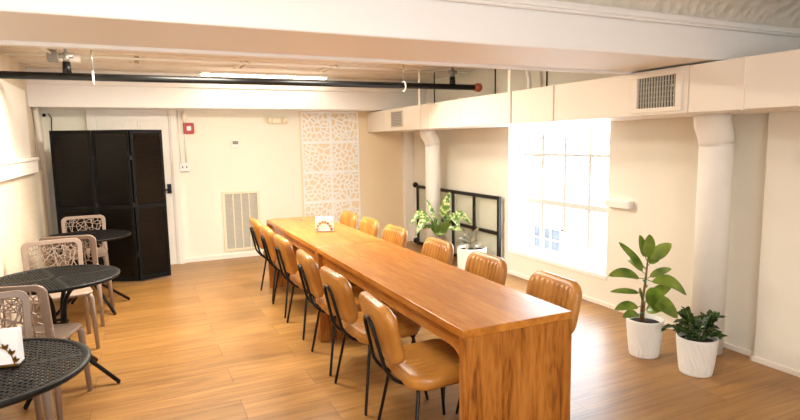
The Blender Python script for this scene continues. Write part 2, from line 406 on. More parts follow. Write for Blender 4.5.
# straps and rods carrying the duct
for y in (6.10,4.29):
    MB().box(-.014,-.002,y-4-.02,y-4+.02,0,.29).box(-.014,-.010,y-4-.02,y-4+.02,.29,.715).build('hanger_strap',M['duct'],du)
for y in (5.05,4.22,6.4):
    MB().tube([(.36,y-4,.29),(.36,y-4,.72)],.008,8).build('hanger_rod',M['dark'],du)

def drop(name,c,r,top,label):
    e=empty(name,(c[0],c[1],0),label,'pipe','white vertical duct drops')
    dx=top-c[0]
    MB().tube([(0,0,0.0),(0,0,1.50),(0,0,1.52)],r,28).build('pipe',M['pipewhite'],e)
    MB().tube([(0,0,1.50),(dx*.12,0,1.555),(dx*.85,-.01,1.64),(dx,-.015,1.675),(dx,-.015,1.70)],[r*1.02,r*1.05,r*1.06,r*1.06,r*1.08],28).build('elbow',M['pipewhite'],e)
    MB().tube([(0,0,1.49),(0,0,1.505)],r*1.03,28).build('pipe_band',M['pipewhite'],e)
    return e
drop('duct_drop',(3.675,2.640),.109,3.60,'thick white vertical duct pipe behind the two potted plants on the right')
drop('duct_drop',(3.58,6.65),.10,3.50,'slimmer white vertical duct pipe standing before the black framed barrier')

# ------------------------------------------------------------------ services under the ceiling
sp=empty('sprinkler_pipe',(0,5.5,2.137),'black sprinkler main pipe hanging below the ceiling behind the front beam','pipe')
MB().tube([(-1.05,0,0),(3.5,0,.012)],.031,16).build('pipe',M['black'],sp)
MB().tube([(3.5,0,.012),(3.53,0,.012),(3.531,0,.012),(3.58,0,.012)],[.036,.036,.048,.048],12).box(3.58,3.6,-.02,.02,-.008,.032).build('end_cap',M['orange'],sp)
for x in (-.49,3.22):
    MB().tube([(x,0,.02),(x,0,.12)],[.034,.03],12).build('riser',M['black'],sp)
    MB().tube([(x,0,.12),(x,0,.20)],[.026,.022],10).tube([(x-.05,0,.17),(x+.05,0,.17)],.02,10).tube([(x,0,.2),(x,0,.265)],.012,8).build('sprinkler_fitting',M['galv'],sp)
for x in (-.3,2.62):
    MB().tube([(x,0,.05),(x,0,.265)],.006,8).build('hanger_rod',M['galv'],sp)
    MB().tube([(x,.05*math.cos(a),.05*math.sin(a)) for a in [2*PI*k/16 for k in range(16)]],.008,6,True).build('hanger_ring',M['pipewhite'],sp)
cd=empty('ceiling_conduit',(0,6.1,2.39),'thin white electrical conduit along the ceiling above the black pipe','conduit')
MB().tube([(-1.05,0,0),(3.8,0,0)],.011,8).build('conduit_tube',M['pipewhite'],cd)
for i,x in enumerate((.05,1.08,2.05)):
    b=empty('ceiling_batten',(x,6.1,2.405),['paired cream cross battens on the ceiling above the folding screen','paired cream cross battens on the ceiling above the wall vent','paired cream cross battens on the ceiling above the far table end'][i],'batten','paired ceiling battens')
    for s in (-.035,.035): MB().box(s-.014,s+.014,-.05,.5,-.018,.012).build('batten_strip',M['ceil'],b)
jb=empty('junction_box',(-.62,6.0,2.36),'small grey junction box with white stub on the ceiling at upper left','electrical box')
MB().box(-.06,.02,-.05,.05,-.04,.06).build('box_body',M['galv'],jb,bevel=.004)
MB().tube([(.02,0,0),(.2,0,-.005)],.035,10).build('box_stub',M['white'],jb)
MB().tube([(-.03,-.05,.03),(-.12,-.8,.045)],.012,8).build('conduit_arm',M['pipewhite'],jb)
cf=MB().tube([(3.2,5.2,2.40),(3.5,4.95,2.39),(3.62,4.85,2.36),(3.68,4.78,2.28),(3.70,4.76,2.15),(3.70,4.76,1.99)],.022,10).build('bent_conduit',M['pipewhite'])
tag(cf,'white conduit bending down from the ceiling onto the air duct','conduit')
tl=empty('ceiling_tube_light',(1.5,7.08,2.42),'long slim white tube light on the ceiling just above the black pipe','ceiling light')
MB().box(-.78,.78,-.05,.05,-.035,0).build('lamp_housing',M['white'],tl,bevel=.004)
MB().box(-.76,.76,-.04,.04,-.055,-.035).build('lamp_diffuser',M['tube'],tl,bevel=.008)

# ------------------------------------------------------------------ back wall fittings
vt=empty('return_vent',(1.24,YB,.51),'large cream return air vent low on the back wall','vent')
vf=MB()
for a in (-.25,.215): vf.box(a,a+.035,-.02,0,-.41,.41)
for a in (-.41,.375): vf.box(-.215,.215,-.02,0,a,a+.035)
vf.build('vent_frame',M['cream'],vt,bevel=.003)
bars=MB()
for k in (-.107,0,.107): bars.box(k-.007,k+.007,-.016,-.002,-.375,.375)
bars.build('vent_bars',M['cream'],vt)
MB().box(-.215,.215,-.003,0,-.375,.375).build('vent_back',M['grey'],vt)
ls=MB()
for k in range(44):
    z=-.37+k*.017; ls.add([(-.215,-.012,z),(.215,-.012,z),(.215,-.004,z+.013),(-.215,-.004,z+.013)],[(0,1,2,3)])
ls.build('vent_louvers',M['louver'],vt)
el=empty('emergency_light',(1.77,YB,1.865),'cream oval emergency light high on the back wall','emergency light')
MB().box(-.12,.12,-.05,0,-.04,.045).build('lamp_case',M['cream'],el,bevel=.03,seg=4)
for s in (-.1,.1): MB().sphere((s,-.055,.005),.045,14).build('lamp_head',M['cream'],el)
th=empty('thermostat',(1.20,YB,1.56),'small white thermostat on the back wall','thermostat')
MB().box(-.055,.055,-.028,0,-.055,.055).build('thermostat_case',M['white'],th,bevel=.006)
MB().box(-.036,.036,-.031,-.028,-.005,.038).build('display',M['lcd'],th)
al=empty('fire_alarm',(.62,YB,1.77),'red fire alarm strobe on the back wall','fire alarm')
MB().box(-.065,.065,-.045,0,-.07,.07).build('alarm_case',M['red'],al,bevel=.008)
MB().box(-.028,.028,-.065,-.045,-.03,.03).build('strobe_lens',M['white'],al,bevel=.008)
ab=empty('alarm_box',(.58,YB,1.92),'small cream box on the back wall just above the red alarm','electrical box')
MB().box(-.035,.035,-.03,0,-.045,.045).build('box_case',M['cream'],ab,bevel=.005)
MB().box(-.02,.02,-.033,-.03,-.03,.03).build('cover_plate',M['trim'],ab)
so=empty('wall_socket',(.54,YB,1.27),'white double socket box fed by two conduits on the back wall','socket')
MB().box(-.06,.06,-.05,0,-.055,.055).build('socket_box',M['white'],so,bevel=.005)
for s in (-.025,.025): MB().box(s-.006,s+.006,-.052,-.05,-.012,.012).build('socket_slot',M['dark'],so)
for s in (-.035,.03): MB().tube([(s,-.018,.055),(s,-.018,.74)],.011,8).build('conduit_tube',M['pipewhite'],so)
wb=empty('wall_box',(XR,3.64,.975),'white oblong plastic box on the wall right of the window','wall box')
MB().box(-.06,0,-.14,.14,-.035,.035).build('box_case',M['white'],wb,bevel=.008)
MB().box(-.064,-.06,-.13,.13,-.005,.027).build('box_cover',M['white'],wb)

# decorative lattice panels
S=.43
PL=['top left','top right','second row left','second row right','third row left','third row right','fourth row left','fourth row right']
for r in range(4):
    for c in range(2):
        x=2.12+S/2+c*(S+.001); z=2.0-S/2-.006-r*(S+.001)
        lp=empty('lattice_panel',(x,YB-.004,z),'white fretwork lattice wall panel, %s tile of the far wall block'%PL[r*2+c],'wall panel','white fretwork panels on the far wall')
        b=MB()
        for p,q in (((-.5,-.48),(.5,-.48)),((-.5,.48),(.5,.48)),((-.48,-.5),(-.48,.5)),((.48,-.5),(.48,.5))):
            k_=-.0042-.0004*len(b.f)/6; b.bar((p[0]*S,k_,p[1]*S),(q[0]*S,k_,q[1]*S),.018,.0075,(0,1,0))
        b.build('panel_border',M['paper'],lp)
        b=MB()
        for p,q in voronoi(S-.02,S-.02,34,r*7+c*3+1,.45):
            k_=-.003-.0011*((len(b.f)//6*7)%11)/11; b.bar((p[0],k_,p[1]),(q[0],k_,q[1]),.023,.005,(0,1,0))
        b.build('fretwork',M['paper'],lp)

# ------------------------------------------------------------------ folding screen
fs=empty('folding_screen',(-.45,7.1,0),'tall black louvred folding room divider in the far left corner','folding screen')
def screen_panel(p,q,H=1.735):
    p=Vector((p[0],p[1],0))-Vector((-.45,7.1,0)); q=Vector((q[0],q[1],0))-Vector((-.45,7.1,0))
    L=(q-p).length; d=(q-p).normalized(); ang=math.atan2(d.y,d.x)
    T=Matrix.Translation(p)@Matrix.Rotation(ang,4,'Z')
    b=MB(); fw=.032
    for a in (0.004,L-fw-.004): b.box(a,a+fw,-.014,.014,.02,H,0,T)
    for z0,z1 in ((.02,.075),(.845,.895),(H-.045,H)): b.box(fw,L-fw,-.012,.012,z0,z1,0,T)
    fr=b.build('screen_frame',M['blackwood'],fs,bevel=.003)
    s=MB()
    for z0,z1 in ((.075,.845),(.895,H-.045)):
        n=int((z1-z0)/.022)
        for k in range(n):
            z=z0+(k+.5)*(z1-z0)/n
            R=T@Matrix.Translation((0,0,z))@Matrix.Rotation(.45,4,'X')
            s.box(fw,L-fw,-.0025,.0025,-.016,.016,0,R)
    s.build('screen_louvers',M['louverblack'],fr)
SP=[(-.87,7.28),(-.44,7.16),(-.07,6.92),(.265,7.08)]
SP=[(-.865,7.22),(-.455,7.12),(-.075,6.95),(.265,7.08)]
for a,b in zip(SP,SP[1:]): screen_panel(a,b)
for q in SP[1:3]:
    for z in (.3,.87,1.4): MB().box(q[0]+.45-.012,q[0]+.45+.012,q[1]-7.1-.022,q[1]-7.1-.008,z,z+.05).build('screen_hinge',M['black'],fs)

# ------------------------------------------------------------------ black framed barrier against the window wall
bf=empty('framed_barrier',(3.78,6.45,0),'black metal framed barrier with glazed panes along the window wall','barrier')
ys=[5.40,5.93,6.45,6.98,7.50]
for y in ys: MB().box(-.018,.018,y-6.45-.02,y-6.45+.02,0,.9).build('barrier_post',M['black'],bf,bevel=.003)
for z in (.88,.46,.03):
    MB().box(-.016,.016,5.42-6.45,7.48-6.45,z-.02,z+.02).build('barrier_rail',M['black'],bf)
for k in range(4):
    MB().box(-.003,.003,ys[k]-6.45+.02,ys[k+1]-6.45-.02,.05,.86).build('barrier_pane',M['tint'],bf)
for z in (.9,.05): MB().tube([(0,7.52-6.45,z),(0,7.56-6.45,z)],.018,10).sphere((0,7.58-6.45,z),.042).build('barrier_knob',M['black'],bf)

# ------------------------------------------------------------------ tables
def wood_table(y0,y1,label):
    x0,x1=1.20,1.795; yc=(y0+y1)/2; xc=(x0+x1)/2
    e=empty('dining_table',(xc,yc,0),label,'table','long wooden tables')
    hw=(x1-x0)/2; hl=(y1-y0)/2; t=.036
    MB().box(-hw,hw,-hl,hl,.75-t,.75).build('tabletop',M['woodtop'],e,bevel=.0025)
    for s in (-1,1):
        a=-hl if s<0 else hl-t
        MB().box(-hw,hw,a,a+t,0,.75-t-.0005).build('end_panel',M['woodend'],e,bevel=.002)
    for s in (-1,1):
        MB().box(s*(hw-.045)-.011,s*(hw-.045)+.011,-hl+t,hl-t,.63,.75-t).build('apron',M['woodtop'],e)
    for s in (-1,1):
        for u in (-1,1):
            b=MB(); pts=[(0,0)]+[(.10*(1-math.cos(a)) ,.16*(1-math.sin(a))) for a in [PI/2*k/6 for k in range(7)]]
            pr=[(0,.63)]+[(.10*(math.sin(a)),.63-.16*(1-math.sin(a))) for a in []]
            prof=[(0,.715),(.13,.715),(.13,.63)]+[(.13*(1-math.sin(PI/2*k/6)),.63-.16*(1-math.cos(PI/2*k/6))) for k in range(1,7)]
            xs=s*(hw-.045); yb=u*(hl-t)
            v=[(xs-.012,yb-u*p,z) for p,z in prof]+[(xs+.012,yb-u*p,z) for p,z in prof]; n=len(prof)
            b.add(v,[tuple(range(n)),tuple(reversed(range(n,2*n)))]+[(i,(i+1)%n,n+(i+1)%n,n+i) for i in range(n)])
            b.build('corner_brace',M['woodtop'],e)
    return e
wood_table(1.97,4.141,'nearer of two long wooden tables joined end to end, with its end panel facing us')
wood_table(4.151,6.0,'farther of two long wooden tables joined end to end, carrying the napkin holder')

# ------------------------------------------------------------------ leather chairs
def cushion(b,W,H,T,R,mapf,edge=.02,n=7):
    """rounded pad; outline in (a,b) plane, thickness along c; mapf(a,b,c)->xyz"""
    rings=[]
    for ins,c in ((edge*1.2,-T/2),(edge*.45,-T/2+edge*.25),(0.0,-T/2+edge*.9),(0,T/2-edge*.9),(edge*.45,T/2-edge*.25),(edge*1.2,T/2)):
        o=rrect(W-2*ins,H-2*ins,max(.01,R-ins),n)
        rings.append([mapf(p[0],p[1],c) for p in o])
    inner=[[mapf(p[0]*k,p[1]*k,T/2+.006*(1-k)) for p in rrect(W-2.4*edge,H-2.4*edge,R-1.2*edge,n)] for k in (.75,.45,.1)]
    outer=[[mapf(p[0]*k,p[1]*k,-T/2-.004*(1-k)) for p in rrect(W-2.4*edge,H-2.4*edge,R-1.2*edge,n)] for k in (.1,.45,.75)]
    b.rings(outer+rings+inner)
def ribs(b,W,H,R,mapf,c0,nr=8,amp=.008,inset=.022):
    w=W-2*inset; h=H-2*inset; r=R-inset
    def hh(a):
        d=abs(a)-(w/2-r)
        return h/2 if d<=0 else h/2-r+math.sqrt(max(0,r*r-d*d))
    def fn(u,v):
        a=(u-.5)*w*.999; q=hh(a); bb=(v*2-1)*q
        ph=(u*nr)%1.0
        if u>=1: ph=1
        e=min(1,min(v,1-v)*14)
        return mapf(a,bb,c0+amp*(math.sqrt(max(0,math.sin(PI*ph)))*1.0-.15)*e-.006*(1-e))
    b.sheet(fn,nr*6,12)
def make_leather_chair(loc,rz,label):
    e=empty('leather_chair',loc,label,'chair','caramel leather chairs around the long table',rz)
    # seat, faces +x
    b=MB()
    def ms(a,bb,c): return (a+.0,bb,.435+c+(-.012*(a<-.1)*((a+.1)/-.12)))
    cushion(b,.405,.46,.07,.11,lambda a,bb,c:(a,bb,.432+c-.35*a*a*0+(.012*a/.22)),.022)
    ribs(b,.46,.405,.11,lambda a,bb,c:(bb,a,.432+c+.012*bb/.22),.035,9,.006,.03)
    b.build('seat',M['leather'],e)
    b=MB()
    tl=math.radians(13)
    def mp(a,bb,c):
        # a: width(y), bb: height, c: towards sitter
        x=-.285+c*math.cos(tl)-bb*math.sin(tl)+.45*a*a; z=.660+bb*math.cos(tl)+c*math.sin(tl)
        return (x,a,z)
    cushion(b,.42,.30,.055,.085,mp,.02)
    ribs(b,.42,.30,.085,mp,.0265,9,.014,.024)
    b.build('backrest',M['leather'],e)
    # hairpin frame up the back
    r=.0092; k=-.04
    def bk(a,bb): return mp(a,bb,-.029+k*.0-.012)
    pts=[]
    for s in (1,):
        left=[Vector((.10,.085,.388)),Vector((-.14,.085,.388))]+bez((-.16,.085,.388),(-.235,.085,.388),bk(.08,-.175),6)+[Vector(bk(.068,-.09)),Vector(bk(.056,.02))]
        top=[Vector(bk(.056*math.cos(t),.02+.05*math.sin(t))) for t in [PI*i/8 for i in range(1,8)]]
        right=[Vector((p.x,-p.y,p.z)) for p in reversed(left)]
        pts=left+top+right
    MB().tube(pts,r,10).build('back_frame',M['black'],e)
    MB().tube([(-.15,-.17,.388),(-.15,.17,.388)],r,8).tube([(.13,-.17,.388),(.13,.17,.388)],r,8).build('seat_frame',M['black'],e)
    for sx,fx,tx in ((-1,-.215,-.15),(1,.19,.13)):
        for s in (-1,1):
            MB().tube([(tx,s*.165,.392),(tx+(fx-tx)*.08,s*.185,.37),(fx,s*.245,.008),(fx,s*.246,0)],[r,r,r*.95,r*.9],10).build('leg',M['black'],e)
    return e
LY=[2.42,3.10,3.70,4.47,5.10,5.68]
LN=['nearest tan leather chair on the aisle side of the table, back towards us','second nearest tan leather chair on the aisle side of the table','third tan leather chair from us on the aisle side, by the table joint','fourth tan leather chair from us on the aisle side of the table','fifth tan leather chair from us, last but one on the aisle side','farthest tan leather chair on the aisle side, by the wall vent']
proto=make_leather_chair((1.285,LY[0],0),math.radians(-3),LN[0])
for y,l,r,x in zip(LY[1:],LN[1:],(2,-2,1,0,2),(1.29,1.295,1.305,1.315,1.32)): dup(proto,(x,y,0),math.radians(r),l)
RY=[2.38,3.03,3.69,4.47,5.10,5.69]
RN=['nearest caramel leather chair on the window side of the table, at its near end','caramel leather chair on the window side, before the white round pot','caramel leather chair on the window side, before the variegated plant','fourth caramel leather chair from us on the window side of the table','fifth caramel leather chair from us, last but one on the window side','farthest caramel leather chair on the window side, beside the lattice wall panels']
for y,l,r in zip(RY,RN,(-2,1,0,2,-1,0)): dup(proto,(1.74,y,0),PI+math.radians(r),l)

# ------------------------------------------------------------------ cafe tables
def cafe_table(loc,label,rz):
    e=empty('cafe_table',loc,label,'table','round black cafe tables',rz)
    R=.38; H=.72
    b=MB(); b.lathe([(R-.03,H-.018),(R-.006,H-.022),(R,H-.012),(R,H-.004),(R-.008,H),(R-.03,H-.003),(R-.03,H-.018)],64)
    # open ring: drop caps
    b.f=b.f[:-2]; b.sm=b.sm[:-2]; b.mi=b.mi[:-2]
    b.build('table_rim',M['tablemetal'],e)
    g=MB(); p=.0235; rr=R-.02
    n=int(rr/p)
    for k in range(-n,n+1):
        o=k*p; h=math.sqrt(max(0,rr*rr-o*o))
        if h<.02: continue
        g.box(o-.0050,o+.0050,-h,h,H-.009,H-.005)
        g.box(-h,h,o-.0050,o+.0050,H-.0088,H-.0048)
    g.tube([(.03*math.cos(a),.03*math.sin(a),H-.007) for a in [2*PI*k/20 for k in range(20)]],.006,6,True)
    for a in (0,PI/2): 
        c,s=math.cos(a+PI/4),math.sin(a+PI/4); g.bar((-c*rr,-s*rr,H-.007),(c*rr,s*rr,H-.007),.03,.005)
    gm=g.xf(lambda v:Matrix.Rotation(PI/4,3,'Z')@v).build('mesh_top',M['tablemetal'],e)
    for k in range(4):
        a=k*PI/2+PI/4; c,s=math.cos(a),math.sin(a)
        pts=[(.25*c,.25*s,H-.02),(.22*c,.22*s,H-.03)]+bez((.20*c,.20*s,H-.035),(.06*c,.06*s,H-.06),(.045*c,.045*s,H-.22),6)+[Vector((.04*c,.04*s,.36))]+bez((.04*c,.04*s,.34),(.045*c,.045*s,.27),(.11*c,.11*s,.22),5)+[Vector((.365*c,.365*s,.016))]
        MB().tube(pts,.0135,10).build('leg',M['tablemetal'],e)
        MB().sphere((.365*c,.365*s,.014),.0145,8).build('foot_glide',M['black'],e)
    MB().tube([(.05*math.cos(a),.05*math.sin(a),.42) for a in [2*PI*k/20 for k in range(20)]],.009,8,True).build('leg_ring',M['tablemetal'],e)
    return e
T1=(-.605,2.50,0);T2=(-.54,4.16,0);T3=(-.49,6.0,0)
ct=cafe_table(T1,'nearest round black mesh cafe table with white napkins on it',.1)
dup(ct,T2,math.radians(-72),'middle round black mesh cafe table of the row along the left wall')
dup(ct,T3,math.radians(-12),'farthest round black mesh cafe table, in front of the folding screen')

# ------------------------------------------------------------------ taupe web-back chairs (faces +y)
def make_web_chair(loc,rz,label):
    e=empty('web_back_chair',loc,label,'chair','taupe web-back chairs along the left wall',rz)
    b=MB()
    cushion(b,.42,.41,.026,.07,lambda a,bb,c:(a,bb,.442+c-.10*max(0,.0)+.1*(a*a)-.004),.010)
    b.build('seat',M['taupe'],e)
    for sx in (-1,1):
        MB().tube([(sx*.175,.165,.435),(sx*.19,.18,.40),(sx*.205,.20,0)],[.022,.021,.014],10).build('leg',M['taupe'],e)
        MB().tube([(sx*.175,-.17,.435),(sx*.188,-.185,.40),(sx*.205,-.235,0)],[.022,.021,.014],10).build('leg',M['taupe'],e)
    def cm(a,z,c=0): # back surface
        t=(z-.45)/.37
        return Vector((a*(1+.06*t), -.205-.075*t+.35*a*a+c, z))
    W,Z0,Z1=.40,.43,.815
    b=MB()
    # frame outline, flattened band
    o=[(p[0],p[1]+(Z0+Z1)/2) for p in rrect(W,Z1-Z0,.055,7)]
    ring=[]
    bw=.034
    oi=[(p[0],p[1]+(Z0+Z1)/2) for p in rrect(W-2*bw,Z1-Z0-2*bw,.035,7)]
    n=len(o); v=[];f=[]
    def dens(lst):
        out=[]
        for a,c in zip(lst,lst[1:]+lst[:1]):
            out.append(a)
            if math.hypot(a[0]-c[0],a[1]-c[1])>.05:
                for k in range(1,5): out.append((a[0]+(c[0]-a[0])*k/5,a[1]+(c[1]-a[1])*k/5))
        return out
    # densify in step on both outlines
    od=[];idn=[]
    for i in range(n):
        j=(i+1)%n; od.append(o[i]); idn.append(oi[i])
        if math.hypot(o[i][0]-o[j][0],o[i][1]-o[j][1])>.05:
            for k in range(1,6):
                t=k/6; od.append((o[i][0]+(o[j][0]-o[i][0])*t,o[i][1]+(o[j][1]-o[i][1])*t)); idn.append((oi[i][0]+(oi[j][0]-oi[i][0])*t,oi[i][1]+(oi[j][1]-oi[i][1])*t))
    th=.011; n=len(od)
    R=[[cm(*p,-th) for p in od],[cm(*p,th) for p in od],[cm(*p,th) for p in idn],[cm(*p,-th) for p in idn]]
    vv=[q for r in R for q in r]
    for r in range(4):
        for k in range(n):
            f.append((r*n+k,r*n+(k+1)%n,((r+1)%4)*n+(k+1)%n,((r+1)%4)*n+k))
    b.add(vv,f,False)
    b.build('back_frame',M['taupe'],e,bevel=.004)
    g=MB(); hw,hz=W-2*bw+.006,Z1-Z0-2*bw+.006; zc=(Z0+Z1)/2
    for p,q in voronoi(hw,hz,64,5,.30):
        m=((p[0]+q[0])/2,(p[1]+q[1])/2)
        for s_,t_ in ((p,m),(m,q)):
            g.bar(cm(s_[0],zc+s_[1]),cm(t_[0],zc+t_[1]),.0058,.010,(0,1,0))
    rnd=random.Random(3)
    for k in range(9):
        x0=rnd.uniform(-.5,.5)*hw; x1=max(-.5*hw,min(.5*hw,x0+rnd.uniform(-.2,.2))); 
        g.bar(cm(x0,zc-hz/2),cm(x1,zc+hz/2),.006,.010,(0,1,0)) if abs(x0-x1)<.12 else None
    g.build('back_web',M['taupe'],e)
    for sx in (-1,1):
        MB().tube([(sx*.185,.05,.432),(sx*.197,-.12,.445),cm(sx*.19,.47),cm(sx*.19,.56)],[.012,.017,.017,.012],8).build('back_support',M['taupe'],e)
    return e
D=math.radians
wc=make_web_chair((-.57,6.62,0),D(180+2),'taupe web-back chair behind the farthest cafe table, facing us before the screen')
dup(wc,(-.54,5.64,0),D(-9),'taupe web-back chair on the near side of the farthest cafe table, mostly hidden')
dup(wc,(-.62,4.94,0),D(180+12),'taupe web-back chair on the far side of the middle cafe table, facing us')
dup(wc,(-.63,3.82,0),D(-16),'taupe web-back chair on the near side of the middle cafe table, back towards us')
dup(wc,(-.70,3.13,0),D(180+16),'taupe web-back chair behind the napkins on the nearest cafe table')

# ------------------------------------------------------------------ napkin holders
def leaf_sheet(b,base,tip,w,normal,droop=0.0,mi=0,n=8,fold=.15,tipp=.55,pw=.8):
    """leaf from base to tip; normal = rough facing; droop bends the middle up (world z)"""
    base=Vector(base);tip=Vector(tip);d=tip-base;L=d.length;d.normalize();nr=Vector(normal)
    side=d.cross(nr)
    if side.length<1e-4: side=d.cross(Vector((0,0,1)))
    side.normalize(); nn=side.cross(d).normalized()
    def fn(u,v):
        p=base.lerp(tip,u)+Vector((0,0,1))*(droop*4*u*(1-u))
        wd=w*.5*(math.sin(PI*u**tipp)**pw if 0<u<1 else 0)+.0008
        s=(v-.5)*2
        return p+side*(s*wd)+nn*(abs(s)*wd*fold)
    b.sheet(fn,n,4,True,mi)
def napkin_holder(loc,rz,label,s=1.0):
    e=empty('napkin_holder',loc,label,'napkin holder','gold leaf napkin holders',rz)
    MB().box(-.075,.075,-.028,.028,0,.006).build('holder_base',M['gold'],e)
    for side in (-1,1):
        g=MB(); y=side*.026
        arc=[(.062*math.cos(a),y,.006+.078*math.sin(a)) for a in [PI*k/14 for k in range(15)]]
        g.tube(arc,.0022,6)
        for k in range(0,8):
            a=PI*(k+.4)/7.8; p=Vector((.062*math.cos(a),y,.006+.078*math.sin(a)))
            for sg in (-1,1):
                dirv=Vector((math.cos(a)*(1 if sg>0 else .2)+sg*.5*math.sin(a)*(1 if a<PI/2 else -1)*.6,0,math.sin(a)*(1 if sg>0 else .2)+.35)).normalized()
                q=p+dirv*.024
                leaf_sheet(g,p+Vector((0,side*.002,0)),q+Vector((0,side*.004,0)),.012,(0,-1,0),0,n=5,fold=.3)
        g.build('leaf_wreath',M['gold'],e)
    return e
h1=napkin_holder((-.54,2.535,.72),D(-8),'gold leaf napkin holder on the nearest black cafe table')
h2=dup(h1,(1.495,4.86,.75),D(-28),'gold leaf napkin holder on the long wooden table')
def napkins(loc,rz,label):
    b=MB(); rnd=random.Random(int(loc[1]*100))
    for k in range(16):
        y=-.0215+k*.00285; s=rnd.uniform(-.003,.003)
        b.box(-.078+s,.078+s,y,y+.0022,.0075,.138+rnd.uniform(-.004,.003))
    o=b.build('napkin_stack',M['paper'],None,loc); o.rotation_euler=(0,0,rz)
    return tag(o,label,'napkins','white napkin stacks')
napkins((-.54,2.535,.72),D(-8),'white paper napkins standing on the nearest black cafe table')
napkins((1.495,4.86,.75),D(-28),'white paper napkins standing on the long wooden table')

# ------------------------------------------------------------------ plants
RV=Vector((.907,-.421,0)); TV=Vector((-.421,-.907,0))
def pot(e,rt,rb,h,swirl=True,n=160):
    b=MB()
    def prof(t): return rb+(rt-rb)*t**.9
    rings=[]
    nz=26
    for i in range(nz+1):
        t=i/nz; z=h*t; r=prof(t); row=[]
        for k in range(n):
            a=2*PI*k/n; am=.0028*(1 if swirl and .16<t<.9 else 0)
            if swirl and t<=.16 and t>.05: am=.0028
            sgn=1 if t>.16 else -1
            rr=r+am*math.sin(a*26*sgn*(1)+ t*(22 if t>.16 else -22))
            row.append(Vector((rr*math.cos(a),rr*math.sin(a),z)))
        rings.append(row)
    for r_,z in ((rt-.002,h+.003),(rt-.010,h+.002),(rt-.014,h-.02),(rt-.018,h-.035)):
        rings.append([Vector((r_*math.cos(2*PI*k/n),r_*math.sin(2*PI*k/n),z)) for k in range(n)])
    b.rings(rings).build('pot',M['white'],e)
    MB().lathe([(rt-.018,h-.04),(rt-.02,h-.028),(.02,h-.018)],28).build('soil',M['soil'],e)
# rubber plant
P1=Vector((3.215,2.79,0))
rp=empty('rubber_plant',P1,'tall rubber plant with broad green leaves in a white ribbed pot by the window wall','potted plant')
pot(rp,.126,.098,.265)
SC=2.62; pxm=144.
def p1(cx,cy,t=0):
    px=600+cx/SC; py=225+cy/SC
    return RV*((px-648.5)/pxm*1.08)+Vector((0,0,.25+(322-py)/pxm*1.0))+TV*t
st=MB(); st.tube([p1(117,255),p1(119,200),p1(124,150),p1(127,85,.01)],[.011,.009,.008,.005],8); st.tube([p1(121,258,.01),p1(123,200,.012)],.006,6)
st.build('stem',M['stem'],rp)
tb=MB()
for cy in (143,232): tb.sphere(p1(122 if cy<200 else 118,cy,.004),.013,8,.6)
tb.build('plant_tie',M['tie'],rp)
FL=[((125,88),(98,16),.062,.05,0),((128,90),(120,14),.085,.06,0),((128,90),(172,38),.085,.08,0),((128,105),(178,66),.075,-.1,.01),((124,112),(78,74),.06,.03,.0),
((124,110),(72,46),.05,-.12,.0),((122,138),(24,124),.07,.06,.03),((126,138),(205,121),.05,-.10,.01),((126,140),(214,178),.085,.08,.05),((122,178),(44,178),.04,-.05,.01),
((122,205),(90,158),.10,.12,.0),((122,205),(140,158),.11,.14,.0),((122,205),(200,160),.075,-.05,.01),((126,180),(184,232),.11,.14,.02),((118,215),(42,216),.062,.06,.02),((118,238),(54,230),.055,.12,.02),((120,225),(158,203),.08,.12,.0),
((122,150),(150,180),.05,-.16,.02),((123,125),(100,100),.05,-.16,.02)]
b=MB()
for (bx,by),(tx,ty),w_,t,dr in FL:
    B=p1(bx,by); T=p1(tx,ty,t); m=B.lerp(T,.14); b.tube([B,m],.0035,5)
    leaf_sheet(b,m,T,w_*1.12,(TV*.75+Vector((0,0,.65))),dr,n=12,fold=.12,tipp=.85,pw=.62)
b.build('foliage',M['ficus'],rp)
# zz plant
P2=Vector((3.262,2.41,0))
zp=empty('zz_plant',P2,'low dark green bushy plant in a white ribbed pot beside the white duct pipe','potted plant')
pot(zp,.126,.098,.245)
rnd=random.Random(8); b=MB(); sm=MB()
for k in range(24):
    a=2*PI*k/24+rnd.uniform(-.25,.25); ln=rnd.uniform(.09,.18); el=rnd.uniform(.35,1.25)
    if k%5==0: el=1.2; ln=.17
    base=Vector((.045*math.cos(a),.045*math.sin(a),.235)); dirv=Vector((math.cos(a)*math.cos(el),math.sin(a)*math.cos(el),math.sin(el)))
    tip=base+dirv*ln+Vector((0,0,-.03*math.cos(el))); mid=base+dirv*ln*.55+Vector((0,0,.015))
    pts=bez(base,mid*2-(base+tip)*.5,tip,8); sm.tube(pts,[.005-.0003*i for i in range(9)],5)
    for i in range(2,9):
        for s in (-1,1):
            p=pts[i]; d=(pts[min(8,i+1)]-pts[i-1]).normalized(); sd=d.cross(Vector((0,0,1))).normalized()*s
            q=p+(sd*.75+d*.55+Vector((0,0,rnd.uniform(-.15,.4)))).normalized()*rnd.uniform(.036,.054)
            leaf_sheet(b,p,q,.026,(TV*.4+Vector((0,0,1))),.003,n=5,fold=.25)
sm.build('stem',M['greenstem'],zp); b.build('foliage',M['zz'],zp)
